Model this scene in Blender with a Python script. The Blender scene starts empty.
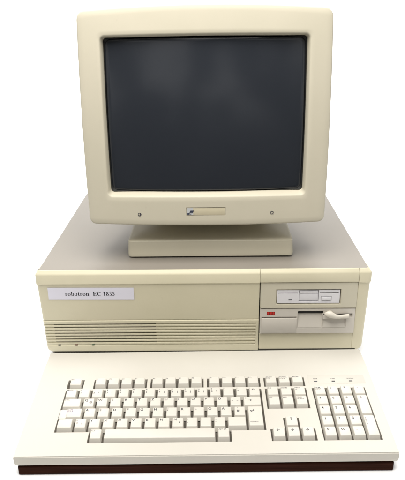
import bpy, bmesh, math, random
from mathutils import Matrix, Vector
random.seed(7)
scene = bpy.context.scene
COL = scene.collection
D = bpy.data

# ------------------------------------------------------------------ materials
def lin(r, g, b):
    f = lambda c: (c/255/12.92) if c/255 <= .04045 else ((c/255+.055)/1.055)**2.4
    return (f(r), f(g), f(b), 1)

def plastic(name, c1, c2=None, rough=.5, scale=9, bump=.06, grain=1400, spec=.4, dirt=0):
    m = D.materials.new(name); m.use_nodes = True
    nt = m.node_tree; b = nt.nodes['Principled BSDF']
    b.inputs['Roughness'].default_value = rough
    b.inputs['Specular IOR Level'].default_value = spec
    tc = nt.nodes.new('ShaderNodeTexCoord')
    c2 = c2 or tuple(x*.93 for x in c1[:3])+(1,)
    n = nt.nodes.new('ShaderNodeTexNoise'); n.inputs['Scale'].default_value = scale
    n.inputs['Detail'].default_value = 5; n.inputs['Roughness'].default_value = .6
    nt.links.new(tc.outputs['Object'], n.inputs['Vector'])
    r = nt.nodes.new('ShaderNodeValToRGB')
    r.color_ramp.elements[0].position = .35; r.color_ramp.elements[0].color = c2
    r.color_ramp.elements[1].position = .65; r.color_ramp.elements[1].color = c1
    nt.links.new(n.outputs['Fac'], r.inputs['Fac'])
    out = r.outputs['Color']
    if dirt:
        n3 = nt.nodes.new('ShaderNodeTexNoise'); n3.inputs['Scale'].default_value = 60
        n3.inputs['Detail'].default_value = 6; n3.inputs['Roughness'].default_value = .7
        nt.links.new(tc.outputs['Object'], n3.inputs['Vector'])
        r3 = nt.nodes.new('ShaderNodeValToRGB')
        r3.color_ramp.elements[0].position = .66; r3.color_ramp.elements[0].color = (0, 0, 0, 1)
        r3.color_ramp.elements[1].position = .78; r3.color_ramp.elements[1].color = (dirt, dirt, dirt, 1)
        nt.links.new(n3.outputs['Fac'], r3.inputs['Fac'])
        mx = nt.nodes.new('ShaderNodeMix'); mx.data_type = 'RGBA'
        nt.links.new(r3.outputs['Color'], mx.inputs[0]); nt.links.new(out, mx.inputs[6])
        mx.inputs[7].default_value = tuple(x*.55 for x in c1[:3])+(1,)
        out = mx.outputs[2]
    nt.links.new(out, b.inputs['Base Color'])
    n2 = nt.nodes.new('ShaderNodeTexNoise'); n2.inputs['Scale'].default_value = grain
    n2.inputs['Detail'].default_value = 2
    nt.links.new(tc.outputs['Object'], n2.inputs['Vector'])
    bp = nt.nodes.new('ShaderNodeBump'); bp.inputs['Strength'].default_value = bump
    bp.inputs['Distance'].default_value = .0004
    nt.links.new(n2.outputs['Fac'], bp.inputs['Height'])
    nt.links.new(bp.outputs['Normal'], b.inputs['Normal'])
    rr = nt.nodes.new('ShaderNodeMapRange'); rr.inputs[3].default_value = rough-.06; rr.inputs[4].default_value = rough+.08
    nt.links.new(n.outputs['Fac'], rr.inputs[0]); nt.links.new(rr.outputs[0], b.inputs['Roughness'])
    return m

M = {}
M['foot']    = plastic('beige swivel foot plastic', (.60, .56, .44, 1), (.575, .535, .415, 1), dirt=.1)
M['bezel']   = plastic('aged beige plastic', (.60, .555, .41, 1), (.565, .525, .38, 1), dirt=.22)
M['monitor'] = plastic('cream monitor plastic', (.505, .467, .37, 1), (.48, .447, .35, 1), scale=6, dirt=.22)
M['cover']   = plastic('grey painted steel', (.235, .213, .183, 1), (.218, .198, .170, 1), rough=.55, scale=5, grain=900, bump=.12)
M['kb']      = plastic('ivory keyboard shell', (.53, .505, .45, 1), (.51, .487, .432, 1), rough=.5, scale=7, dirt=.06)
M['key']     = plastic('ivory keycap', (.58, .555, .50, 1), (.555, .53, .475, 1), rough=.42, scale=30, bump=.03)
M['drive1']  = plastic('pale beige drive plastic', (.53, .495, .39, 1), rough=.5)
M['drive2']  = plastic('light grey drive plastic', (.56, .525, .465, 1), rough=.5)
M['inner']   = plastic('cool white drive plastic', (.66, .65, .67, 1), rough=.45)
M['lever']   = plastic('off white lever plastic', (.66, .62, .54, 1), rough=.4)
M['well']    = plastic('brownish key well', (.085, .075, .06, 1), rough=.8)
M['slot']    = plastic('brown vent shade', (.10, .09, .06, 1), rough=.8)
M['dark']    = plastic('black mask and slot shade', (.012, .012, .010, 1), rough=.7)
M['gap']     = plastic('dark gap and slot shade', (.03, .028, .02, 1), rough=.8)
M['ink']     = plastic('dark grey printing ink', (.045, .042, .05, 1), rough=.7)
M['violet']  = plastic('violet printing ink', (.16, .10, .22, 1), rough=.7)
M['black_ink'] = plastic('black printing ink', (.012, .012, .018, 1), rough=.7)
M['paper']   = plastic('white paper label', (.68, .67, .75, 1), (.66, .65, .73, 1), rough=.65)
M['red']     = plastic('dull red lens', (.48, .016, .010, 1), rough=.25)
M['darkred'] = plastic('dark red lens', (.06, .006, .004, 1), rough=.3)
M['brownled'] = plastic('unlit red indicator', (.16, .03, .015, 1), rough=.3)
M['green']   = plastic('unlit green indicator', (.035, .10, .045, 1), rough=.3)
M['greyled'] = plastic('unlit grey indicator', (.05, .05, .055, 1), rough=.3)
M['rubber']  = plastic('black rubber', (.02, .02, .02, 1), rough=.8)
M['badge']   = plastic('beige badge plate', (.50, .45, .32, 1), rough=.35, bump=.0)
M['silver']  = plastic('grey badge emblem ground', (.45, .46, .46, 1), rough=.35, bump=0)
M['blue_ink'] = plastic('blue black emblem', (.03, .035, .06, 1), rough=.5)

def make_glass():
    m = D.materials.new('dark picture tube glass'); m.use_nodes = True
    b = m.node_tree.nodes['Principled BSDF']
    b.inputs['Base Color'].default_value = (.021, .024, .030, 1)
    b.inputs['Roughness'].default_value = .13
    b.inputs['Specular IOR Level'].default_value = .5
    b.inputs['Coat Weight'].default_value = 0
    return m
M['glass'] = make_glass()

def make_wood():
    m = D.materials.new('dark stained wood'); m.use_nodes = True
    nt = m.node_tree; b = nt.nodes['Principled BSDF']
    tc = nt.nodes.new('ShaderNodeTexCoord'); mp = nt.nodes.new('ShaderNodeMapping')
    mp.inputs['Scale'].default_value = (6, 60, 160)
    n = nt.nodes.new('ShaderNodeTexNoise'); n.inputs['Scale'].default_value = 3; n.inputs['Detail'].default_value = 6
    r = nt.nodes.new('ShaderNodeValToRGB')
    r.color_ramp.elements[0].position = .3; r.color_ramp.elements[0].color = (.017, .0052, .0028, 1)
    r.color_ramp.elements[1].position = .75; r.color_ramp.elements[1].color = (.035, .011, .006, 1)
    nt.links.new(tc.outputs['Object'], mp.inputs['Vector']); nt.links.new(mp.outputs['Vector'], n.inputs['Vector'])
    nt.links.new(n.outputs['Fac'], r.inputs['Fac']); nt.links.new(r.outputs['Color'], b.inputs['Base Color'])
    b.inputs['Roughness'].default_value = .5
    b.inputs['Specular IOR Level'].default_value = .03
    return m
M['wood'] = make_wood()
M['floor'] = plastic('white studio surface', (.94, .94, .94, 1), (.93, .93, .93, 1), rough=.8, scale=3, bump=0)

# ------------------------------------------------------------------ helpers
def link(name, bm, mats, parent=None, smooth=None):
    me = D.meshes.new(name)
    bmesh.ops.recalc_face_normals(bm, faces=bm.faces)
    bm.to_mesh(me); bm.free()
    return link_mesh(name, me, mats, parent, smooth)

def link_mesh(name, me, mats, parent=None, smooth=35):
    for mt in (mats if isinstance(mats, (list, tuple)) else [mats]):
        me.materials.append(M[mt])
    o = D.objects.new(name, me); COL.objects.link(o)
    if parent: o.parent = parent
    if smooth:
        for p in me.polygons: p.use_smooth = True
        me.set_sharp_from_angle(angle=math.radians(smooth))
    return o

def empty(name, loc, rz=0):
    o = D.objects.new(name, None); COL.objects.link(o)
    o.location = loc; o.rotation_euler = (0, 0, rz); o.empty_display_size = .05
    return o

def tag(o, label=None, cat=None, group=None, kind=None):
    if label: o['label'] = label
    if cat: o['category'] = cat
    if group: o['group'] = group
    if kind: o['kind'] = kind
    return o

def box(bm, x0, x1, y0, y1, z0, z1, bev=0, seg=2, mi=0):
    v = [bm.verts.new((x, y, z)) for x in (x0, x1) for y in (y0, y1) for z in (z0, z1)]
    fs = [(0, 1, 3, 2), (4, 6, 7, 5), (0, 4, 5, 1), (2, 3, 7, 6), (0, 2, 6, 4), (1, 5, 7, 3)]
    faces = [bm.faces.new([v[i] for i in f]) for f in fs]
    for f in faces: f.material_index = mi
    if bev:
        es = list({e for f in faces for e in f.edges})
        r = bmesh.ops.bevel(bm, geom=es, offset=bev, segments=seg, affect='EDGES', profile=.5)
        for f in r['faces']: f.material_index = mi
    return faces

def prism_xy(bm, pts, z0, z1, mi=0):
    a = [bm.verts.new((x, y, z0)) for x, y in pts]; b = [bm.verts.new((x, y, z1)) for x, y in pts]
    n = len(pts); fs = [bm.faces.new(a[::-1]), bm.faces.new(b)]
    for i in range(n): fs.append(bm.faces.new([a[i], a[(i+1) % n], b[(i+1) % n], b[i]]))
    for f in fs: f.material_index = mi

def prism_xz(bm, pts, y0, y1, mi=0):
    a = [bm.verts.new((x, y0, z)) for x, z in pts]; b = [bm.verts.new((x, y1, z)) for x, z in pts]
    n = len(pts); fs = [bm.faces.new(a), bm.faces.new(b[::-1])]
    for i in range(n): fs.append(bm.faces.new([a[i], b[i], b[(i+1) % n], a[(i+1) % n]]))
    for f in fs: f.material_index = mi

def ring_loft(bm, loops, close_ends=True, cyclic=False, mi=0):
    vs = [[bm.verts.new(p) for p in lp] for lp in loops]
    n = len(vs[0]); L = len(vs)
    for a in range(L if cyclic else L-1):
        A, B = vs[a], vs[(a+1) % L]
        for i in range(n):
            f = bm.faces.new([A[i], A[(i+1) % n], B[(i+1) % n], B[i]]); f.material_index = mi
    if close_ends and not cyclic:
        f = bm.faces.new(vs[0][::-1]); f.material_index = mi
        f = bm.faces.new(vs[-1]); f.material_index = mi
    return vs

def rrect(hw, z0, z1, rt, rb, ns=12, nc=6, cx=0):
    """rounded rectangle, same point count always, counter-clockwise from bottom-left"""
    P = []
    def seg(p, q):
        for i in range(ns): t = i/ns; P.append((p[0]+(q[0]-p[0])*t, p[1]+(q[1]-p[1])*t))
    def arc(c, r, a0):
        for i in range(nc): a = a0+math.pi/2*i/nc; P.append((c[0]+r*math.cos(a), c[1]+r*math.sin(a)))
    seg((-hw+rb, z0), (hw-rb, z0)); arc((hw-rb, z0+rb), rb, -math.pi/2)
    seg((hw, z0+rb), (hw, z1-rt)); arc((hw-rt, z1-rt), rt, 0)
    seg((hw-rt, z1), (-hw+rt, z1)); arc((-hw+rt, z1-rt), rt, math.pi/2)
    seg((-hw, z1-rt), (-hw, z0+rb)); arc((-hw+rb, z0+rb), rb, math.pi)
    return [(x+cx, z) for x, z in P]

def plate(bm, x0, x1, z0, z1, rec, y=0, th=.006, mi=0, top_slope=0):
    """front plate in the xz plane facing -y with stepped rectangular recesses (x0,x1,z0,z1,depth)"""
    xs = sorted({x0, x1, *[r[0] for r in rec], *[r[1] for r in rec]})
    zs = sorted({z0, z1, *[r[2] for r in rec], *[r[3] for r in rec]})
    def dep(i, j):
        if i < 0 or j < 0 or i >= len(xs)-1 or j >= len(zs)-1: return th
        cx, cz = (xs[i]+xs[i+1])/2, (zs[j]+zs[j+1])/2; d = 0
        for r in rec:
            if r[0] < cx < r[1] and r[2] < cz < r[3]: d = r[4]
        return d
    def q(*p):
        f = bm.faces.new([bm.verts.new(a) for a in p]); f.material_index = mi
    for i in range(-1, len(xs)-1):
        for j in range(-1, len(zs)-1):
            d = dep(i, j)
            if i >= 0 and j >= 0: q((xs[i], y+d, zs[j]), (xs[i+1], y+d, zs[j]), (xs[i+1], y+d, zs[j+1]), (xs[i], y+d, zs[j+1]))
            d2 = dep(i+1, j)
            if d2 != d and j >= 0: q((xs[i+1], y+d, zs[j]), (xs[i+1], y+d2, zs[j]), (xs[i+1], y+d2, zs[j+1]), (xs[i+1], y+d, zs[j+1]))
            d2 = dep(i, j+1)
            if d2 != d and i >= 0: q((xs[i], y+d, zs[j+1]), (xs[i+1], y+d, zs[j+1]), (xs[i+1], y+d2, zs[j+1]), (xs[i], y+d2, zs[j+1]))
    bmesh.ops.remove_doubles(bm, verts=bm.verts, dist=1e-6)

def modded(me, fn):
    """mesh with modifiers applied"""
    o = D.objects.new('temp', me); COL.objects.link(o); extra = fn(o) or []
    dg = bpy.context.evaluated_depsgraph_get(); dg.update()
    r = D.meshes.new_from_object(o.evaluated_get(dg))
    for e in [o]+extra: D.objects.remove(e, do_unlink=True)
    return r

def bm_mesh(bm):
    bmesh.ops.recalc_face_normals(bm, faces=bm.faces)
    me = D.meshes.new('m'); bm.to_mesh(me); bm.free(); return me

_tc = {}
def text(bm, s, size, x, y, z, mi=1, align='LEFT', sx=1.0, bold=0):
    key = (s, bold)
    if key not in _tc:
        cu = D.curves.new('t', 'FONT'); cu.body = s; cu.size = 1; cu.resolution_u = 3
        cu.offset = bold
        o = D.objects.new('t', cu); COL.objects.link(o)
        dg = bpy.context.evaluated_depsgraph_get(); dg.update()
        me = D.meshes.new_from_object(o.evaluated_get(dg))
        D.objects.remove(o, do_unlink=True)
        _tc[key] = ([tuple(v.co) for v in me.vertices], [tuple(p.vertices) for p in me.polygons])
    vs, ps = _tc[key]
    if not vs: return
    w = max(v[0] for v in vs); off = -w/2 if align == 'CENTER' else 0
    V = [bm.verts.new((x+(v[0]+off)*size*sx, y+v[1]*size, z)) for v in vs]
    for p in ps:
        try: f = bm.faces.new([V[i] for i in p]); f.material_index = mi
        except ValueError: pass
    return V

# ------------------------------------------------------------------ setting
ZF = -.0135
bm = bmesh.new()
N = 24
prof = [(-.36, ZF-.03), (-.36, ZF-.004), (-.3588, ZF-.001), (-.356, ZF)]+[(2.6, ZF)]
for i in range(1, 13):
    a = math.pi/2*i/12; prof.append((2.6+1.4*math.sin(a), ZF+1.4-1.4*math.cos(a)))
prof.append((4.0, 4.5))
rows = [[bm.verts.new((x, y, z)) for x in (-6, 6)] for y, z in prof]
for a, b in zip(rows, rows[1:]): bm.faces.new([a[0], a[1], b[1], b[0]])
fl = link('floor', bm, 'floor', smooth=60)
tag(fl, 'seamless white studio surface under and behind the old computer', 'floor', kind='structure')

# ------------------------------------------------------------------ system unit
SU = empty('system_unit', (0, .19, ZF))
tag(SU, 'wide beige desktop computer case with grey lid and two floppy drives, standing under the monitor', 'desktop computer')
SY, SZ = -.19, -ZF       # local = world + these
def su(name, bm, mats, parent=SU, smooth=35):
    for v in bm.verts:
        if name != 'foot' and v.co.z < .117: v.co.z -= (.117-v.co.z)*.027
        v.co.y += SY; v.co.z += SZ
    return link(name, bm, mats, parent, smooth)

bm = bmesh.new()
def hb(z): return .2400+(.2470-.2400)*max(0, min(1, z/.125))
pts = [(-hb(0), -.004), (hb(0), -.004), (hb(0), 0), (hb(.125), .125), (.2472, .1352), (.2452, .1385), (-.2452, .1385), (-.2472, .1352), (-hb(.125), .125), (-hb(0), 0)]
prism_xz(bm, pts, .0125, .395)
for v in bm.verts:
    if v.co.y < .1: v.co.y = .0125-.0061*v.co.z/.1385
bmesh.ops.bevel(bm, geom=[e for e in bm.edges if e.calc_face_angle(0) > .5], offset=.0015, segments=2, affect='EDGES')
su('top_cover', bm, 'cover')
bm = bmesh.new()
box(bm, -.236, .236, .0085, .03, -.0038, .112)  # dark backing added so the gaps between panels read as shade
# comb of openings below the front
for i in range(110):
    x = -.232+i*.0042
    box(bm, x, x+.0014, .0072, .0085, -.0036, -.0002)
su('dark_gap_backing', bm, 'gap')
for x in (-.2, .2):
    for y in (.04, .35):
        bm = bmesh.new()
        r = bmesh.ops.create_cone(bm, cap_ends=True, segments=24, radius1=.011, radius2=.013, depth=.0097,
                                  matrix=Matrix.Translation((x, y, ZF+.00485)))
        su('foot', bm, 'rubber')

def low(z): return .0012+(.117-z)*.062
UP = [(.0300, .1360), (.0300, .1368), (.0062, .1368), (.0060, .1391), (.0048, .1390), (.0016, .1354), (.0005, .1340), (.0001, .1325),
      (-.0006, .1204), (-.0007, .1192), (.0000, .1181), (.0013, .1170)]
GZ = [.0495-.0052*i for i in range(8)]
def xl(z):
    if z > .119: return .250-max(0, z-.1335)*.75
    if z > .117: return .2489+(z-.117)*.5
    b = .2488-(.117-z)*.018
    if z < .0085:
        t = (.0085-z)/.0085; b -= .0085*(1-math.sqrt(max(0, 1-t*t)))
    return b
def profile(grooves, ledge=True):
    P = list(UP)
    if ledge:
        P += [(low(.0572), .0572), (low(.0568)+.0008, .0566), (low(.0562)+.0006, .0561), (low(.0555)-.0009, .0553), (low(.054)-.0011, .0540)]
        for k, g in enumerate(GZ):
            y0 = low(g)-.0011; d = .0019 if grooves else 0
            if k == 7 and grooves: d = .0012
            P += [(y0, g+.0014), (y0+d, g+.0008), (y0+d, g-.0006), (y0+d*.15, g-.0016)]
        P += [(low(.009)-.0011, .009)]
    else:
        P += [(low(.03), .03), (low(.009), .009)]
    e = -.0011 if ledge else 0
    P += [(low(.005)+e, .005), (low(.0025)+e+.0004, .0025), (low(.001)+e+.0012, .0010), (low(0)+e+.0030, .0002), (.0300, .0002)]
    return P
def loft_x(bm, stations):
    """stations: list of (function z->x, y push, profile)"""
    loops = [[(fx(z), min(y+push, .0305) if y < .03 else y, z) for y, z in P] for fx, push, P in stations]
    ring_loft(bm, loops)
bm = bmesh.new()
G, Fp = profile(True), profile(False)
R5 = .005
st = [(lambda z, e=0: -xl(z)+e, R5+.006, G)]
for a in (0, 15, 30, 45, 60, 75, 90):
    t = math.radians(a)
    st.append((lambda z, e=R5*(1-math.cos(t)): -xl(z)+e, R5*(1-math.sin(t)), G))
st += [(lambda z: -.15, 0, G), (lambda z: 0, 0, G), (lambda z: .0800, 0, G), (lambda z: .0803, 0, Fp), (lambda z: .0841, 0, Fp), (lambda z: .0845, .0004, Fp)]
loft_x(bm, st)
fb = su('front_panel', bm, 'bezel', smooth=28)
# right end cap
bm = bmesh.new()
Rp = profile(False, False)
st = [(lambda z: .2314+(.1394-z)*-.012, .0004, Rp), (lambda z: .2319+(.1394-z)*-.012, 0, Rp), (lambda z: .238, 0, Rp)]
for a in (90, 75, 60, 45, 30, 15, 0):
    t = math.radians(a)
    st.append((lambda z, e=R5*(1-math.cos(t)): xl(z)-e, R5*(1-math.sin(t)), Rp))
st.append((lambda z: xl(z), R5+.006, Rp))
loft_x(bm, st)
tag(su('end_panel', bm, 'bezel', smooth=28))
# band above the drives
bm = bmesh.new()
B = UP[:9]+[(-.0004, .1194), (.0004, .1190), (.030, .1190)]
loft_x(bm, [(lambda z: .0850, .0004, B), (lambda z: .0854, 0, B), (lambda z: .2304, 0, B), (lambda z: .2309, .0004, B)])
su('drive_bay_header', bm, 'bezel')
bm = bmesh.new()
Bf = [(.03, .0312), (low(.03)+.0006, .0312), (low(.03), .0306), (low(.009), .009), (low(.005), .005), (low(.0025)+.0004, .0025), (low(.001)+.0012, .001), (low(0)+.003, .0002), (.03, .0002)]
loft_x(bm, [(lambda z: .0854, .0004, Bf), (lambda z: .0858, 0, Bf), (lambda z: .2294, 0, Bf), (lambda z: .2298, .0004, Bf)])
su('blanking_panel', bm, 'bezel')
# dark strips painting the shade inside the vent slots
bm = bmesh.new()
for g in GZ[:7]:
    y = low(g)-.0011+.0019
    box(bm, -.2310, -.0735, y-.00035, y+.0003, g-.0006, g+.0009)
su('vent_shade_strips', bm, 'slot', parent=fb)
bm = bmesh.new()
# indicators
for x, mt in ((-.2262, 'greyled'), (-.1996, 'brownled'), (-.1731, 'green')):
    b2 = bmesh.new(); z = .0131
    box(b2, x-.0020, x+.0020, low(z)-.0016, low(z)+.001, z-.0008, z+.0009, bev=.0004)
    tag(su('indicator_lamp', b2, mt, parent=fb), {'greyled': 'dark grey indicator', 'brownled': 'dull red indicator', 'green': 'dull green indicator'}[mt])
bm.free()

# ---- paper label with serif writing
def ell(bm, cx, cy, rx, ry, ix, iy, a0=0, a1=360, z=0, n=26, mi=1):
    for i in range(n):
        t0 = math.radians(a0+(a1-a0)*i/n); t1 = math.radians(a0+(a1-a0)*(i+1)/n)
        p = [(cx+rx*math.cos(t0), cy+ry*math.sin(t0)), (cx+rx*math.cos(t1), cy+ry*math.sin(t1)),
             (cx+ix*math.cos(t1), cy+iy*math.sin(t1)), (cx+ix*math.cos(t0), cy+iy*math.sin(t0))]
        f = bm.faces.new([bm.verts.new((a, b, z)) for a, b in p]); f.material_index = mi
def quad(bm, x0, y0, x1, y1, z=0, mi=1, sk=0):
    f = bm.faces.new([bm.verts.new(p) for p in ((x0, y0, z), (x1, y0, z), (x1+sk, y1, z), (x0+sk, y1, z))]); f.material_index = mi
def poly(bm, pts, z=0, mi=1):
    f = bm.faces.new([bm.verts.new((a, b, z)) for a, b in pts]); f.material_index = mi
def serif_glyph(bm, ch, x, y, s, z):
    """bold serif letters built from stems, thin joins and serifs; unit = cap height. returns advance"""
    W = lambda v: x+v*s
    Y = lambda v: y+v*s
    Q = lambda a, b, c, d: quad(bm, W(a), Y(b), W(c), Y(d), z+Q.k*2e-6) or setattr(Q, 'k', Q.k+1)
    Q.k = 0
    E = lambda cx, cy, rx, ry, ix, iy, a0=0, a1=360: (ell(bm, W(cx), Y(cy), rx*s, ry*s, ix*s, iy*s, a0, a1, z+Q.k*2e-6), setattr(Q, 'k', Q.k+1))
    if ch == 'r':
        Q(.1, 0, .27, .68); Q(.02, 0, .38, .05); Q(.02, .62, .2, .68); E(.42, .5, .13, .18, .05, .1, 60, 170); E(.47, .58, .075, .075, .0, .0); return .58
    if ch == 'o':
        E(.33, .34, .3, .36, .13, .3); return .70
    if ch == 'b':
        Q(.1, .02, .27, 1.0); Q(.0, .94, .2, 1.0); E(.36, .34, .29, .36, .12, .3, -150, 150); return .74
    if ch == 't':
        Q(.13, .12, .3, .9); Q(.02, .62, .45, .68); E(.33, .14, .2, .16, .04, .08, 180, 330); return .50
    if ch == 'n':
        Q(.09, 0, .26, .68); Q(.01, 0, .34, .05); Q(.0, .62, .2, .68); E(.42, .46, .2, .24, .03, .17, 0, 150); Q(.45, 0, .62, .48); Q(.38, 0, .70, .05); return .78
    if ch == 'E':
        Q(.12, 0, .34, 1); Q(.02, 0, .78, .06); Q(.02, .94, .76, 1); Q(.3, .48, .6, .54); Q(.54, .36, .59, .66); Q(.72, 0, .79, .26); Q(.70, .76, .76, 1); return .88
    if ch == 'C':
        E(.45, .5, .42, .53, .2, .46, 45, 315); Q(.70, .68, .77, 1.0); return .92
    if ch == ' ': return .34
    if ch == '1':
        Q(.2, 0, .38, 1); Q(.08, 0, .5, .05); poly(bm, [(W(.06), Y(.82)), (W(.2), Y(.8)), (W(.2), Y(.98))], z+3e-5); return .6
    if ch == '8':
        E(.3, .26, .28, .28, .12, .2); E(.3, .75, .24, .25, .1, .18); return .64
    if ch == '3':
        E(.27, .27, .27, .28, .1, .21, -140, 90); E(.27, .75, .24, .26, .09, .19, -90, 140); return .62
    if ch == '5':
        E(.26, .31, .28, .32, .1, .25, -140, 110); Q(.1, .55, .17, 1); Q(.1, .88, .52, 1); return .62
    return .5
bm = bmesh.new()
LW, LH = .1292, .0200
box(bm, 0, LW, 0, LH, -.0002, .0002)
z = .0003; x = .0255; CH = .0071; y = .0062
for ch in 'robotron':
    x += serif_glyph(bm, ch, x, y, CH, z)*CH*.98
x += .0052
for ch in 'EC 1835':
    x += serif_glyph(bm, ch, x, y, CH, z)*CH*1.02
print('label text end', x, LW)
lab = link('name_label', bm, ['paper', 'black_ink'], fb, smooth=None)
tilt = math.atan(.062)
lab.location = (-.2332, low(.0935)-.0006+SY, .0928+SZ)
lab.rotation_euler = (math.radians(90)+tilt, math.radians(.45), 0)
lab['label'] = 'white paper label reading robotron EC 1835'

# ---- 3.5 inch drive
D1 = empty('floppy_drive', (0, 0, 0)); D1.parent = SU
D1['label'] = 'smaller upper floppy drive with pale inset and flat eject button'
y1 = .0012
bm = bmesh.new()
plate(bm, .0860, .2307, .0768, .1184, [(.1098, .2062, .0828, .1066, .0062)], y=y1, th=.02)
bmesh.ops.bevel(bm, geom=[e for e in bm.edges if e.is_manifold and e.calc_face_angle(0) > .5], offset=.0007, segments=2, affect='EDGES')
o = su('face_plate', bm, 'drive1', D1)
bm = bmesh.new()
plate(bm, .1112, .2048, .0842, .1054,
      [(.1128, .1420, .0998, .1016, .0030), (.1745, .2030, .0998, .1016, .0030), (.1436, .1734, .0866, .1050, .0030), (.1765, .1930, .0876, .0950, .0008)], y=y1+.0012, th=.006)
o = su('disk_slot_frame', bm, 'inner', D1)
bm = bmesh.new()
box(bm, .1440, .1730, y1+.0026, y1+.006, .0874, .0990, bev=.0006)
box(bm, .1446, .1724, y1+.0018, y1+.005, .1000, .1038, bev=.0006)
su('slot_flap', bm, 'inner', D1)
for x0, x1 in ((.1130, .1418), (.1747, .2028)):
    bm = bmesh.new(); box(bm, x0, x1, y1+.0024, y1+.0042, .0999, .1011)  # dark bar standing in for the shade inside the slot
    su('slot_shade', bm, 'gap', D1)
bm = bmesh.new(); box(bm, .1776, .1919, y1+.0002, y1+.004, .0884, .0942, bev=.0006)
su('eject_button', bm, 'inner', D1)
bm = bmesh.new(); box(bm, .1282, .1336, y1+.0008, y1+.003, .0890, .0908, bev=.0003)
su('indicator_lamp', bm, 'greyled', D1)

# ---- 5.25 inch drive
D2 = empty('floppy_drive', (0, 0, 0)); D2.parent = SU
D2['label'] = 'larger lower floppy drive with a turning lever and red window'
y2 = .0026
bm = bmesh.new()
plate(bm, .0860, .2302, .0330, .0746,
      [(.0886, .1418, .0592, .0610, .0040), (.1434, .1820, .0660, .0706, .009), (.1434, .1812, .0428, .0660, .0050),
       (.1820, .2262, .0634, .0660, .009), (.1818, .2168, .0428, .0566, .0035), (.2168, .2262, .0600, .0634, .003)], y=y2, th=.02)
bmesh.ops.bevel(bm, geom=[e for e in bm.edges if e.is_manifold and e.calc_face_angle(0) > .5], offset=.0005, segments=2, affect='EDGES')
su('face_plate', bm, 'drive2', D2)
bm = bmesh.new()   # sloping finger scoops
def wedge(x0, x1, zt, zb, dt, db):
    v = [bm.verts.new(p) for p in ((x0, y2+dt, zt), (x1, y2+dt, zt), (x1, y2+db, zb), (x0, y2+db, zb), (x0, y2+dt+.003, zt), (x1, y2+dt+.003, zt), (x1, y2+.012, zb), (x0, y2+.012, zb))]
    for f in ((0, 1, 2, 3), (4, 5, 6, 7), (0, 1, 5, 4), (3, 2, 6, 7), (0, 3, 7, 4), (1, 2, 6, 5)): bm.faces.new([v[i] for i in f])
wedge(.1437, .1809, .0655, .0431, .0048, .0004)
wedge(.1821, .2165, .0563, .0431, .0033, .0004)
su('finger_scoop', bm, 'drive2', D2)
for b in ((.1436, .1818, y2+.0025, y2+.0085, .0661, .0695), (.1822, .2260, y2+.0030, y2+.0085, .0636, .0658), (.0888, .1416, y2+.0034, y2+.0039, .0594, .0608)):
    bm = bmesh.new(); box(bm, *b)  # dark filling that paints the shade deep in each slot
    su('slot_shade', bm, 'dark', D2)
bm = bmesh.new()  # ledge under the thin line
box(bm, .0888, .1420, y2-.0006, y2+.001, .0345, .0590, bev=.0005)
su('raised_panel', bm, 'drive2', D2)
bm = bmesh.new()
box(bm, .0963, .1087, y2-.0002, y2+.002, .0648, .0700, bev=.0003)
lw = su('lamp_window', bm, 'darkred', D2)
bm = bmesh.new()
for k in range(3):
    box(bm, .0970+k*.0040, .1000+k*.0040, y2-.0006, y2+.001, .0654, .0694, bev=.0003)
su('lamp_lens', bm, 'red', lw)
# lever: round hub with an arm that droops then runs right
bm = bmesh.new()
path = [(.1880, .0676, .0046), (.1920, .0670, .0052), (.1960, .0656, .0046), (.2005, .0638, .0034), (.2070, .0634, .0028), (.2130, .0642, .0028), (.2190, .0648, .0030)]
L = []
for k, (x, zc, r) in enumerate(path):
    if k == 0:
        L.append([(x-.0048+.002*0, -.004+y2+r*.2*math.sin(a), zc+r*.45*math.cos(a)) for a in [2*math.pi*i/16 for i in range(16)]])
    L.append([(x, -.0045+y2+r*.85*math.sin(a), zc+r*math.cos(a)) for a in [2*math.pi*i/16 for i in range(16)]])
L.append([(.2200, -.0045+y2+.0034*.6*math.sin(a), .0650+.0034*.7*math.cos(a)) for a in [2*math.pi*i/16 for i in range(16)]])
ring_loft(bm, L)
bmesh.ops.create_cone(bm, cap_ends=True, segments=20, radius1=.005, radius2=.005, depth=.012, matrix=Matrix.Translation((.1915, y2+.0015, .0665)) @ Matrix.Rotation(math.pi/2, 4, 'X'))
su('lever', bm, 'lever', D2, smooth=60)

# ------------------------------------------------------------------ monitor
MX, MY, MZ = .0115, .17, .1393
MO = empty('computer_monitor', (MX, MY, MZ))
tag(MO, 'cream picture tube monitor with dark blank screen, standing on the computer case', 'monitor')
T = .0843
HEAD = Matrix.Translation((.0065-MX, .0295-MY, .2039-MZ)) @ Matrix.Rotation(-T, 4, 'X') @ Matrix.Scale(.96, 4)
def head(name, bm, mats, parent=None, smooth=35):
    o = link(name, bm, mats, MO, smooth)
    o.matrix_local = HEAD
    if parent:
        o.parent = parent; o.matrix_local = Matrix.Identity(4)
    return o
def bulge(x, z): return .0065*(x/.18)**2+.0035*((z-.155)/.155)**2-.0065
def head_loop(hw, z0, z1, rt, rb, y, conv=1, arch=0, sag=0, side=0):
    P = []
    zm, zh = (z0+z1)/2, (z1-z0)/2
    for x, z in rrect(hw, z0, z1, rt, rb):
        t = max(0, 1-(x/hw)**2)
        w = max(0, (z-zm)/zh); wb = max(0, (zm-z)/zh)
        z2 = z+arch*t*w-sag*t*wb
        x2 = x+side*(x/hw)*max(0, 1-((z-zm)/zh)**2)
        P.append((x2, y+conv*bulge(x2, z2), z2))
    return P
def rings(hw, z0, z1, arch, sag, side, spec, rt, rb):
    return [head_loop(hw-d, z0+d, z1-d, max(.001, rt-d), max(.001, rb-d), y, c, arch, sag, side) for d, y, c in spec]
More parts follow.
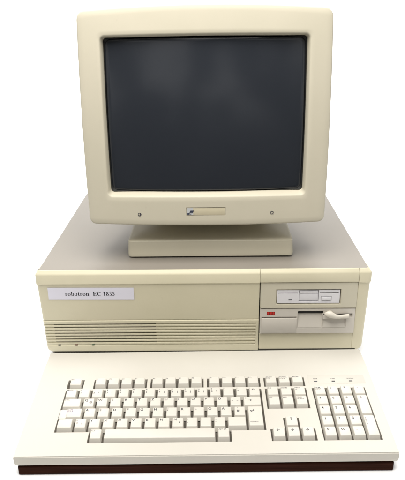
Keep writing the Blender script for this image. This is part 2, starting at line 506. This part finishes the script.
loops = rings(.1812, -.0015, .3088, .0075, .0028, .0016,
              [(.0035, .052, 0), (.0010, .048, .3), (.0005, .020, 1), (.0000, .0050, 1), (.0003, .0022, 1), (.0012, .0008, 1), (.0028, .0001, 1), (.0100, 0, 1)], .0120, .0100)
for t in (.2, .4, .6, .8):
    loops.append(head_loop(.1712+(.1514-.1712)*t, .0085+(.0408-.0085)*t, .2988+(.2764-.2988)*t, .004+.005*t, .004+.005*t, 0, 1, .0075+(.0012-.0075)*t, .0028+(.0006-.0028)*t, .0016-.001*t))
loops += [head_loop(.1514, .0408, .2764, .0085, .0085, 0, 1, .0012, .0006, .0006),
          head_loop(.1500, .0420, .2750, .0075, .0075, .0006, 1, .0012, .0006, .0006),
          head_loop(.1490, .0432, .2740, .0065, .0065, .0018, 1, .0012, .0006, .0006),
          head_loop(.1462, .0478, .2722, .0050, .0050, .0125, 1, .001, .0006, .0012),
          head_loop(.1458, .0482, .2718, .0050, .0050, .040, 0, .001, .0006, .0012)]
bm = bmesh.new(); ring_loft(bm, loops, cyclic=True)
bez = bm_mesh(bm)
cut = bmesh.new(); box(cut, -.0312, .0290, -.02, .0012+bulge(0, .0185), .0122, .0250)
cutme = bm_mesh(cut)
def f(o):
    c = D.objects.new('cut', cutme); COL.objects.link(c)
    m = o.modifiers.new('b', 'BOOLEAN'); m.operation = 'DIFFERENCE'; m.object = c; m.solver = 'EXACT'
    return [c]
bez = modded(bez, f)
BZ = link_mesh('bezel', bez, 'monitor', MO, 35); BZ.matrix_local = HEAD
# badge
yb = bulge(0, .0185)
bm = bmesh.new(); box(bm, -.0306, .0284, yb+.0004, yb+.002, .0128, .0243, bev=.0002)
bd = head('badge', bm, 'badge', BZ)
bm = bmesh.new()
box(bm, -.0304, -.0205, yb+.0002, yb+.0006, .0130, .0240)
prism_xz(bm, [(-.0262, .0167), (-.0210, .0167), (-.0195, .0200), (-.0247, .0200)], yb-.0001, yb+.0004, 1)
prism_xz(bm, [(-.0302, .0138), (-.0268, .0138), (-.0258, .0160), (-.0292, .0160)], yb-.0001, yb+.0004, 1)
prism_xz(bm, [(-.0262, .0142), (-.0235, .0142), (-.0231, .0151), (-.0258, .0151)], yb-.0001, yb+.0004, 1)
head('emblem', bm, ['silver', 'blue_ink'], bd)
# inner mask and tube
bm = bmesh.new()
ring_loft(bm, [head_loop(.1456, .0484, .2716, .005, .005, .0105, 0, .001, .0006, .0008),
               head_loop(.1456, .0484, .2716, .005, .005, .050, 0, .001, .0006, .0008),
               head_loop(.1440, .0500, .2702, .009, .009, .050, 0, .001, .0006, .0010),
               head_loop(.1440, .0500, .2702, .009, .009, .0150, 0, .001, .0006, .0010)], cyclic=True)
head('screen_surround', bm, 'dark', BZ)
bm = bmesh.new()
cz = .160
def tube(x, z, extra=0):
    return (x, .0010+(x*x)/(2*1.15)+((z-cz)**2)/(2*1.3)+extra, z)
def tl(k, extra=0):
    hw, hh = .1452*k, .1112*k
    return [tube(x, z, extra) for x, z in rrect(hw, cz-hh, cz+hh, .007*k, .007*k)]
LL = [tl(1.0, .02), tl(1.0, .003), tl(.998, .0012), tl(.993, .0003)]+[tl(k) for k in (.985, .95, .9, .8, .7, .6, .5, .4, .3, .2, .1, .02)]
ring_loft(bm, LL)
head('screen', bm, 'glass', smooth=60)
# rear housing
bm = bmesh.new()
def hl(hw, z0, z1, r, y): return [(x, y, z) for x, z in rrect(hw, z0, z1, r, r)]
ring_loft(bm, [hl(.1745, .006, .306, .016, .049), hl(.1740, .0065, .3055, .016, .085), hl(.166, .012, .300, .02, .13), hl(.125, .035, .255, .03, .27), hl(.118, .042, .245, .03, .325), hl(.108, .052, .235, .03, .333)])
head('rear_housing', bm, 'monitor')
# picture controls marked on the bezel
for x, z, kind in ((-.1028, .0140, 0), (.0999, .0150, 1)):
    y = bulge(x, z)
    bm = bmesh.new(); n = 28; r = .0027
    def disc(r0, r1, y, a0, a1, mi):
        k = 24
        for i in range(k):
            t0, t1 = a0+(a1-a0)*i/k, a0+(a1-a0)*(i+1)/k
            p = [(x+r1*math.cos(t0), y, z+r1*math.sin(t0)), (x+r1*math.cos(t1), y, z+r1*math.sin(t1)), (x+r0*math.cos(t1), y, z+r0*math.sin(t1)), (x+r0*math.cos(t0), y, z+r0*math.sin(t0))]
            if r0 == 0: p = p[:3]
            fc = bm.faces.new([bm.verts.new(q) for q in p]); fc.material_index = mi
    if kind == 0:
        disc(.0, .0027, y-.00025, math.radians(-110), math.radians(70), 0)
        disc(.0018, .0027, y-.00025, math.radians(70), math.radians(250), 0)
    else:
        disc(.0014, .0023, y-.00025, 0, 2*math.pi, 0)
        for i in range(8):
            a = math.pi/4*i; c, s = math.cos(a), math.sin(a)
            q = [(x+.0024*c-.0003*s, y-.00025, z+.0024*s+.0003*c), (x+.0024*c+.0003*s, y-.00025, z+.0024*s-.0003*c), (x+.0031*c+.0003*s, y-.00025, z+.0031*s-.0003*c), (x+.0031*c-.0003*s, y-.00025, z+.0031*s+.0003*c)]
            bm.faces.new([bm.verts.new(v) for v in q])
    head('contrast_mark' if kind == 0 else 'brightness_mark', bm, 'ink', BZ, None)
# swivel foot
bm = bmesh.new()
def sl(hw, y0, y1, r, z): return [(x, y, z) for x, y in rrect(hw, y0, y1, r, r)]
ring_loft(bm, [sl(.1255, .052-MY, .298-MY, .006, .0012), sl(.1275, .050-MY, .300-MY, .006, .0020), sl(.1277, .0498-MY, .300-MY, .006, .0060), sl(.1272, .0499-MY, .300-MY, .006, .0150),
               sl(.1266, .0500-MY, .299-MY, .006, .0268), sl(.1258, .0508-MY, .298-MY, .006, .0278), sl(.1235, .0535-MY, .295-MY, .006, .0286), sl(.085, .100-MY, .270-MY, .03, .0330)])
st_ = link('swivel_foot', bm, 'foot', MO)
bm = bmesh.new()
def circ(r, z, y=.20): return [(r*1.3*math.cos(a), y-MY+r*math.sin(a), z) for a in [2*math.pi*i/48 for i in range(48)]]  # made wide to keep rear light out from under the monitor
ring_loft(bm, [circ(.082, .032), circ(.078, .036), circ(.076, .046), circ(.076, .070)])
link('neck', bm, 'monitor', st_, 50)
for x in (-.10, .10):
    for y in (.07, .27):
        bm = bmesh.new()
        bmesh.ops.create_cone(bm, cap_ends=True, segments=16, radius1=.008, radius2=.008, depth=.0013, matrix=Matrix.Translation((x, y-MY, .0006)))
        link('foot_pad', bm, 'rubber', st_)

# ------------------------------------------------------------------ keyboard
PHI = .0129
def kw(x, y, z): return (.0016+math.cos(PHI)*x-math.sin(PHI)*y, math.sin(PHI)*x+math.cos(PHI)*y, z)
KB = empty('keyboard', kw(0, -.15, 0), PHI)
tag(KB, 'ivory full size keyboard with a number pad, resting in front of the computer case', 'keyboard')
YF, ZK, YM, ZM = -.2470+.15, .0143, -.0867+.15, .0304
AL = math.atan2(ZM-ZK, YM-YF)
def KP(v, h): return (YF+v*math.cos(AL)-h*math.sin(AL), ZK+v*math.sin(AL)+h*math.cos(AL))
DECK = Matrix.Translation((0, YF, ZK)) @ Matrix.Rotation(AL, 4, 'X')
HW = .2268
pr = [(YF+.004, 0.0), (YF+.0012, .0008), (YF+.0004, .0032), (YF, .0060), (YF, .0145), (YM, ZM), (.15-.047, .0308), (.15-.044, .0292), (.15-.043, 0.0)]
bm = bmesh.new()
a = [bm.verts.new((-HW, y, z)) for y, z in pr]; b = [bm.verts.new((HW, y, z)) for y, z in pr]
bm.faces.new(a); bm.faces.new(b[::-1])
side = []
for i in range(len(pr)):
    j = (i+1) % len(pr); bm.faces.new([a[i], b[i], b[j], a[j]])
bmesh.ops.recalc_face_normals(bm, faces=bm.faces)
bmesh.ops.bevel(bm, geom=[e for e in bm.edges if e.calc_face_angle(0) > .35], offset=.0011, segments=3, affect='EDGES', clamp_overlap=True)
shell = bm_mesh(bm)
U = .25951/15
X0 = -.1858
VR = {1: .0947, 2: .0764, 3: .0580, 4: .0397, 5: .0214}   # front edge of each row along the slope
VF = .1187
KD = .0183
X6, XN = .0803, .1430
U6, UN = .0178, .01722
g = .0009
def rect(x0, x1, v0, v1): return [(x0-g, v0-g), (x1+g, v0-g), (x1+g, v1+g), (x0-g, v1+g)]
XE = X0+15*U
wells = [
    [(X0-g, VR[4]-g), (X0+2.5*U-g, VR[4]-g), (X0+2.5*U-g, VR[5]-g), (X0+12.5*U+g, VR[5]-g), (X0+12.5*U+g, VR[4]-g), (XE+g, VR[4]-g), (XE+g, VR[1]+KD+g), (X0-g, VR[1]+KD+g)],
    rect(X0, X0+1.16*U, VF, VF+KD-.0022),
    rect(X0+2.05*U, X0+6.13*U, VF, VF+KD-.0022), rect(X0+6.5*U, X0+10.56*U, VF, VF+KD-.0022), rect(X0+10.93*U, X0+15.0*U, VF, VF+KD-.0022),
    rect(X6, X6+3*U6, VF, VF+KD-.0022), rect(X6, X6+3*U6, VR[2], VR[1]+KD),
    [(X6-g, VR[5]-g), (X6+3*U6+g, VR[5]-g), (X6+3*U6+g, VR[4]+g*.5), (X6+2*U6+g, VR[4]+g*.5), (X6+2*U6+g, VR[3]+g), (X6+U6-g, VR[3]+g), (X6+U6-g, VR[4]+g*.5), (X6-g, VR[4]+g*.5)],
    rect(XN, XN+4*UN, VR[5], VR[1]+KD)]
cut = bmesh.new()
for w in wells: prism_xy(cut, w, -.0045, .02)
cut.transform(DECK)
cutme = bm_mesh(cut)
shell = modded(shell, f)
sh = link_mesh('shell', shell, 'kb', KB, 30)
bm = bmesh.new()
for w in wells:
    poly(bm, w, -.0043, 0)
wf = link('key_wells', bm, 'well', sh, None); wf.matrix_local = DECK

def key_mesh(w, depth, h=.0046, step=0, legends=()):
    bm = bmesh.new()
    def cap(x0, x1, y0, y1, hb, ht, ix=.0021, iyf=.0031, iyb=.0008, mi=0):
        yc = (y0+y1)/2
        B = [(x0+.0012, y0+.0003), (x1-.0012, y0+.0003), (x1-.0012, y1-.0001), (x0+.0012, y1-.0001)]
        Tt = [(x0+ix, y0+iyf), (x1-ix, y0+iyf), (x1-ix, y1-iyb), (x0+ix, y1-iyb)]
        vb = [bm.verts.new((p[0], p[1], hb)) for p in B]
        vt = [bm.verts.new((p[0], p[1], ht+(-.0003 if i < 2 else .0003))) for i, p in enumerate(Tt)]
        fs = [bm.faces.new(vt), bm.faces.new(vb[::-1])]
        for i in range(4): fs.append(bm.faces.new([vb[i], vb[(i+1) % 4], vt[(i+1) % 4], vt[i]]))
        es = list({e for q in fs for e in q.edges if not all(v in vb for v in e.verts)})
        bmesh.ops.bevel(bm, geom=es, offset=.0009, segments=3, affect='EDGES', profile=.5)
    if step:
        bx = bmesh.new()
        cap(step, w, 0, depth, -.003, h)
        box(bm, .0004, step+.002, .0012, depth-.0012, -.003, .0034, bev=.0006)
        bx.free()
    else:
        cap(0, w, 0, depth, -.003, h)
    fw = {}
    for s, sx, sy, size, mi in legends:
        # sx from the left of the cap top, sy from its back edge
        yb_, yf_ = depth-.0008, .0031
        V = text(bm, s, size, (step or 0)+.0026+sx, depth-.0022-size*.72-sy, h, mi, bold=0 if s == 'M' else .02 if size > .0035 else .008)
        for v in V or []:
            v.co.z = h-.0003+.0006*(v.co.y-yf_)/(yb_-yf_)+.00006
    for fc in bm.faces: pass
    return bm

keys = []   # (name, x, v, w, d, step, legends, label)
SM, MD, LG = .0028, .0036, .0052
def A(c): return [(c, .0006, 0, LG, 1)]
def two(t, b, c=None):
    L = [(t, .0006, 0, MD, 1), (b, .0006, .0046, MD, 1)]
    if c: L.append((c, .0072, .0046, MD, 1))
    return L
def word(a, b=None, mi=1):
    L = [(a, .0, 0, SM, mi)]
    if b: L.append((b, .0, .0028, SM, mi))
    return L
def add(name, u0, row, w, leg, d=None, step=0, x0=X0, u=U, label=None, v=None):
    keys.append((name, x0+u0*u, VR[row] if v is None else v, w*u, d or KD, step, leg, label))
# function row
add('key', .08, 0, 1.08, word('ESC'), v=VF, d=KD-.0022)
for gi, g0 in enumerate((2.05, 6.5, 10.93)):
    for k in range(4):
        add('key', g0+k*1.0175, 0, 1.0175, word('F%d' % (gi*4+k+1)), v=VF, d=KD-.0022)
for k, (p, q) in enumerate((('PRINT', 'SYS'), ('SCROLL', 'LOCK'), ('BREAK', None))):
    add('key', k, 0, 1, word(p, q), x0=X6, u=U6, v=VF, d=KD-.0022)
# row 1
row1 = [word('MODE'), two('!', '1'), two('"', '2', '\u00b2'), two('\u00a7', '3', '\u00b3'), two('$', '4'), two('%', '5'), two('&', '6'), two('/', '7', '{'), two('(', '8', '['),
        two(')', '9', ']'), two('=', '0', '}'), two('?', '\u00df', '\\'), two('`', '\u00b4'), two('\u00b0', '^'), [('\u2190', .002, .001, LG, 1)]]
for i, l in enumerate(row1): add('backspace_key' if i == 14 else 'key', i, 1, 1, l)
add('control_key', 0, 2, 1.5, word('CTRL'))
for i, c in enumerate('QWERTZUIOP\u00dc'):
    l = A(c)
    if c == 'Q': l = l+[('@', .0068, .0042, MD, 1)]
    add('key', 1.5+i, 2, 1, l)
add('key', 12.5, 2, 1, two('*', '+', '~'))
add('tab_key', 13.5, 2, 1.5, [('\u2190', .0006, 0, MD, 1), ('\u2192', .0050, .0030, LG, 1)])
add('caps_lock_key', 0, 3, 1.75, word('CAPS', 'LOCK', 2), step=.44*U, label='stepped key with violet lettering')
for i, c in enumerate('ASDFGHJKL\u00d6\u00c4'): add('key', 1.75+i, 3, 1, A(c))
add('key', 12.75, 3, 1, [("'", .003, 0, MD, 1), ('#', .0022, .0036, LG, 1)])
add('enter_key', 13.75, 4, 1.25, [('\u21b5', .001, .004, .0062, 1), ('RETURN', .0008, .0245, .0026, 1)], d=VR[3]+KD-VR[4], label='tall key spanning two rows')
add('shift_key', 0, 4, 1.25, [])
add('key', 1.25, 4, 1, two('>', '<', '|'))
for i, c in enumerate('YXCVBNM'):
    l = A(c)
    if c == 'M': l = l+[('\u00b5', .0072, .0046, MD, 1)]
    add('key', 2.25+i, 4, 1, l)
add('key', 9.25, 4, 1, two(';', ',')); add('key', 10.25, 4, 1, two(':', '.')); add('key', 11.25, 4, 1, two('_', '-'))
add('shift_key', 12.25, 4, 1.5, [])
add('alt_key', 2.5, 5, 1, word('ALT')); add('space_bar', 3.5, 5, 8, []); add('alt_key', 11.5, 5, 1, word('ALT GR'))
for k, (p, q) in enumerate((('INS', None), ('HOME', None), ('PAGE', 'UP'))): add('key', k, 1, 1, word(p, q), x0=X6, u=U6)
for k, (p, q) in enumerate((('DEL', None), ('END', None), ('PAGE', 'DOWN'))): add('key', k, 2, 1, word(p, q), x0=X6, u=U6)
add('arrow_key', 1, 4, 1, [('\u2191', .0035, .0006, LG, 1)], x0=X6, u=U6)
for k, c in enumerate('\u2190\u2193\u2192'): add('arrow_key', k, 5, 1, [(c, .0028, .0012, LG, 1)], x0=X6, u=U6)
NU = dict(x0=XN, u=UN)
add('key', 0, 1, 1, word('NUM', 'LOCK'), **NU)
for k, c in enumerate('/*-'): add('key', k+1, 1, 1, [(c, .003, .0, LG, 1)], **NU)
for r, s in ((2, '789'), (3, '456'), (4, '123')):
    for k, c in enumerate(s): add('key', k, r, 1, [(c, .002, .0008, LG, 1)], **NU)
add('plus_key', 3, 3, 1, [('+', .003, .0006, LG, 1)], d=VR[2]+KD-VR[3], label='tall key spanning two rows', **NU)
add('key', 0, 5, 1, [('0', .002, .0008, LG, 1)], **NU); add('key', 1, 5, 1, [('00', .002, .0008, LG, 1)], **NU); add('key', 2, 5, 1, [(',', .003, .001, LG, 1)], **NU)
add('enter_key', 3, 5, 1, [(c, .0006, .002+.0026*i, SM, 1) for i, c in enumerate('ENTER')], d=VR[4]+KD-VR[5], label='tall key spanning two rows', **NU)
for name, x, v, w, d, step, leg, label in keys:
    bm = key_mesh(w-.0001, d-.0001, step=step, legends=leg)
    o = link(name, bm, ['key', 'ink', 'violet'], KB, 30)
    o.matrix_local = DECK @ Matrix.Translation((x+.00005, v+.00005, random.uniform(-.0001, .0001))) @ Matrix.Rotation(random.uniform(-.003, .003), 4, 'Z')
    if label: o['label'] = label
print('keys', len(keys), sum(k[0] == 'key' for k in keys))
# status lamp panel
bm = bmesh.new()
px0, px1, pv0, pv1 = .1400, .2166, .1217, .1397
box(bm, px0, px1, pv0, pv1, -.0005, .00015, bev=.0001)
for x, s in ((.1497, 'NUM'), (.1735, 'CAPS'), (.1973, 'SCROLL')):
    text(bm, s, .0026, x, .1314, .00025, 1, 'CENTER', bold=.006)
pn = link('status_panel', bm, ['kb', 'ink'], KB, 30); pn.matrix_local = DECK
for x in (.1497, .1735, .1973):
    bm = bmesh.new(); box(bm, x-.0022, x+.0022, .1262, .1279, -.0002, .0007, bev=.0002)
    o = link('status_lamp', bm, 'greyled', pn)

# ------------------------------------------------------------------ board under the keyboard
BO = empty('wooden_board', kw(0, -.15, ZF), PHI)
bm = bmesh.new()
box(bm, -.2235, .2225, YF+.0015, .092, .0002, .0128, bev=.0018, seg=3)
bo = link('plank', bm, 'wood'); D.objects.remove(BO)
bo.name = 'wooden_board'; bo.location = kw(0, -.15, ZF); bo.rotation_euler = (0, 0, PHI)
tag(bo, 'thin dark brown wooden board lying under the ivory keyboard', 'board')

# ------------------------------------------------------------------ light
w = D.worlds.new('World'); scene.world = w; w.use_nodes = True
nt = w.node_tree; bg = nt.nodes['Background']
WS = .165
bg.inputs['Strength'].default_value = WS
def nd(t): return nt.nodes.new(t)
tc = nd('ShaderNodeTexCoord'); sp = nd('ShaderNodeSeparateXYZ'); nt.links.new(tc.outputs['Generated'], sp.inputs[0])
ns = nd('ShaderNodeTexNoise'); ns.inputs['Scale'].default_value = 4.5; ns.inputs['Detail'].default_value = 3  # invented bright patches in the surroundings, for reflections on the screen
nt.links.new(tc.outputs['Generated'], ns.inputs['Vector'])
r1 = nd('ShaderNodeMapRange'); r1.inputs[1].default_value = .46; r1.inputs[2].default_value = .56; r1.inputs[3].default_value = .2; r1.inputs[4].default_value = 4.2
nt.links.new(ns.outputs['Fac'], r1.inputs[0])
r2 = nd('ShaderNodeMapRange'); r2.interpolation_type = 'SMOOTHSTEP'; r2.inputs[1].default_value = -.10; r2.inputs[2].default_value = .14; r2.inputs[3].default_value = .06; r2.inputs[4].default_value = 1
nt.links.new(sp.outputs['Z'], r2.inputs[0])
mu = nd('ShaderNodeMath'); mu.operation = 'MULTIPLY'; nt.links.new(r1.outputs[0], mu.inputs[0]); nt.links.new(r2.outputs[0], mu.inputs[1])
cm = nd('ShaderNodeMix'); cm.data_type = 'RGBA'; cm.inputs[6].default_value = (0, 0, 0, 1); cm.inputs[7].default_value = (1, .99, .98, 1); cm.clamp_factor = False
nt.links.new(mu.outputs[0], cm.inputs[0]); nt.links.new(cm.outputs[2], bg.inputs['Color'])
def area(name, loc, target, size, power, col=(1, .97, .92), sy=None):
    l = D.lights.new(name, 'AREA'); l.energy = power; l.color = col; l.size = size
    if sy: l.shape = 'RECTANGLE'; l.size_y = sy
    o = D.objects.new(name, l); COL.objects.link(o); o.location = loc
    o.rotation_euler = (Vector(target)-Vector(loc)).to_track_quat('-Z', 'Y').to_euler()
    o['kind'] = 'structure'
    if name[0] == 'b': l.spread = math.radians(120)
    return o
area('overhead_softbox', (-.04, -.31, 1.08), (0, -.05, .15), .75, 18)
area('background_softbox', (0, 2.6, 2.4), (0, 2.3, 0), 2.6, 120, (1, 1, 1))  # added fill light, keeps the floor behind white
for sx in (-1, 1):
    area('background_side_softbox', (sx*1.5, .55, 1.0), (sx*.45, .1, 0), .6, 1.6, (1, 1, 1))  # added fill lights, lift the floor shadows beside the case

# ------------------------------------------------------------------ camera
th, ya, ro = .3758, -.0164, -.0147
F = Vector((math.sin(ya)*math.cos(th), math.cos(ya)*math.cos(th), -math.sin(th)))
X = Vector((math.cos(ya), -math.sin(ya), 0)); Uv = X.cross(F)
X2 = math.cos(ro)*X+math.sin(ro)*Uv; U2 = -math.sin(ro)*X+math.cos(ro)*Uv
cam = D.cameras.new('camera'); co = D.objects.new('camera', cam); COL.objects.link(co)
co.matrix_world = Matrix(((X2.x, U2.x, -F.x, .0137), (X2.y, U2.y, -F.y, -.8173), (X2.z, U2.z, -F.z, .5103), (0, 0, 0, 1)))
cam.sensor_fit = 'VERTICAL'; cam.sensor_height = 36; cam.lens = 608.5/480*36
cam.clip_start = .01; cam.clip_end = 100
scene.camera = co
vs = scene.view_settings
vs.view_transform = 'Standard'; vs.look = 'None'; vs.exposure = 0; vs.gamma = 1
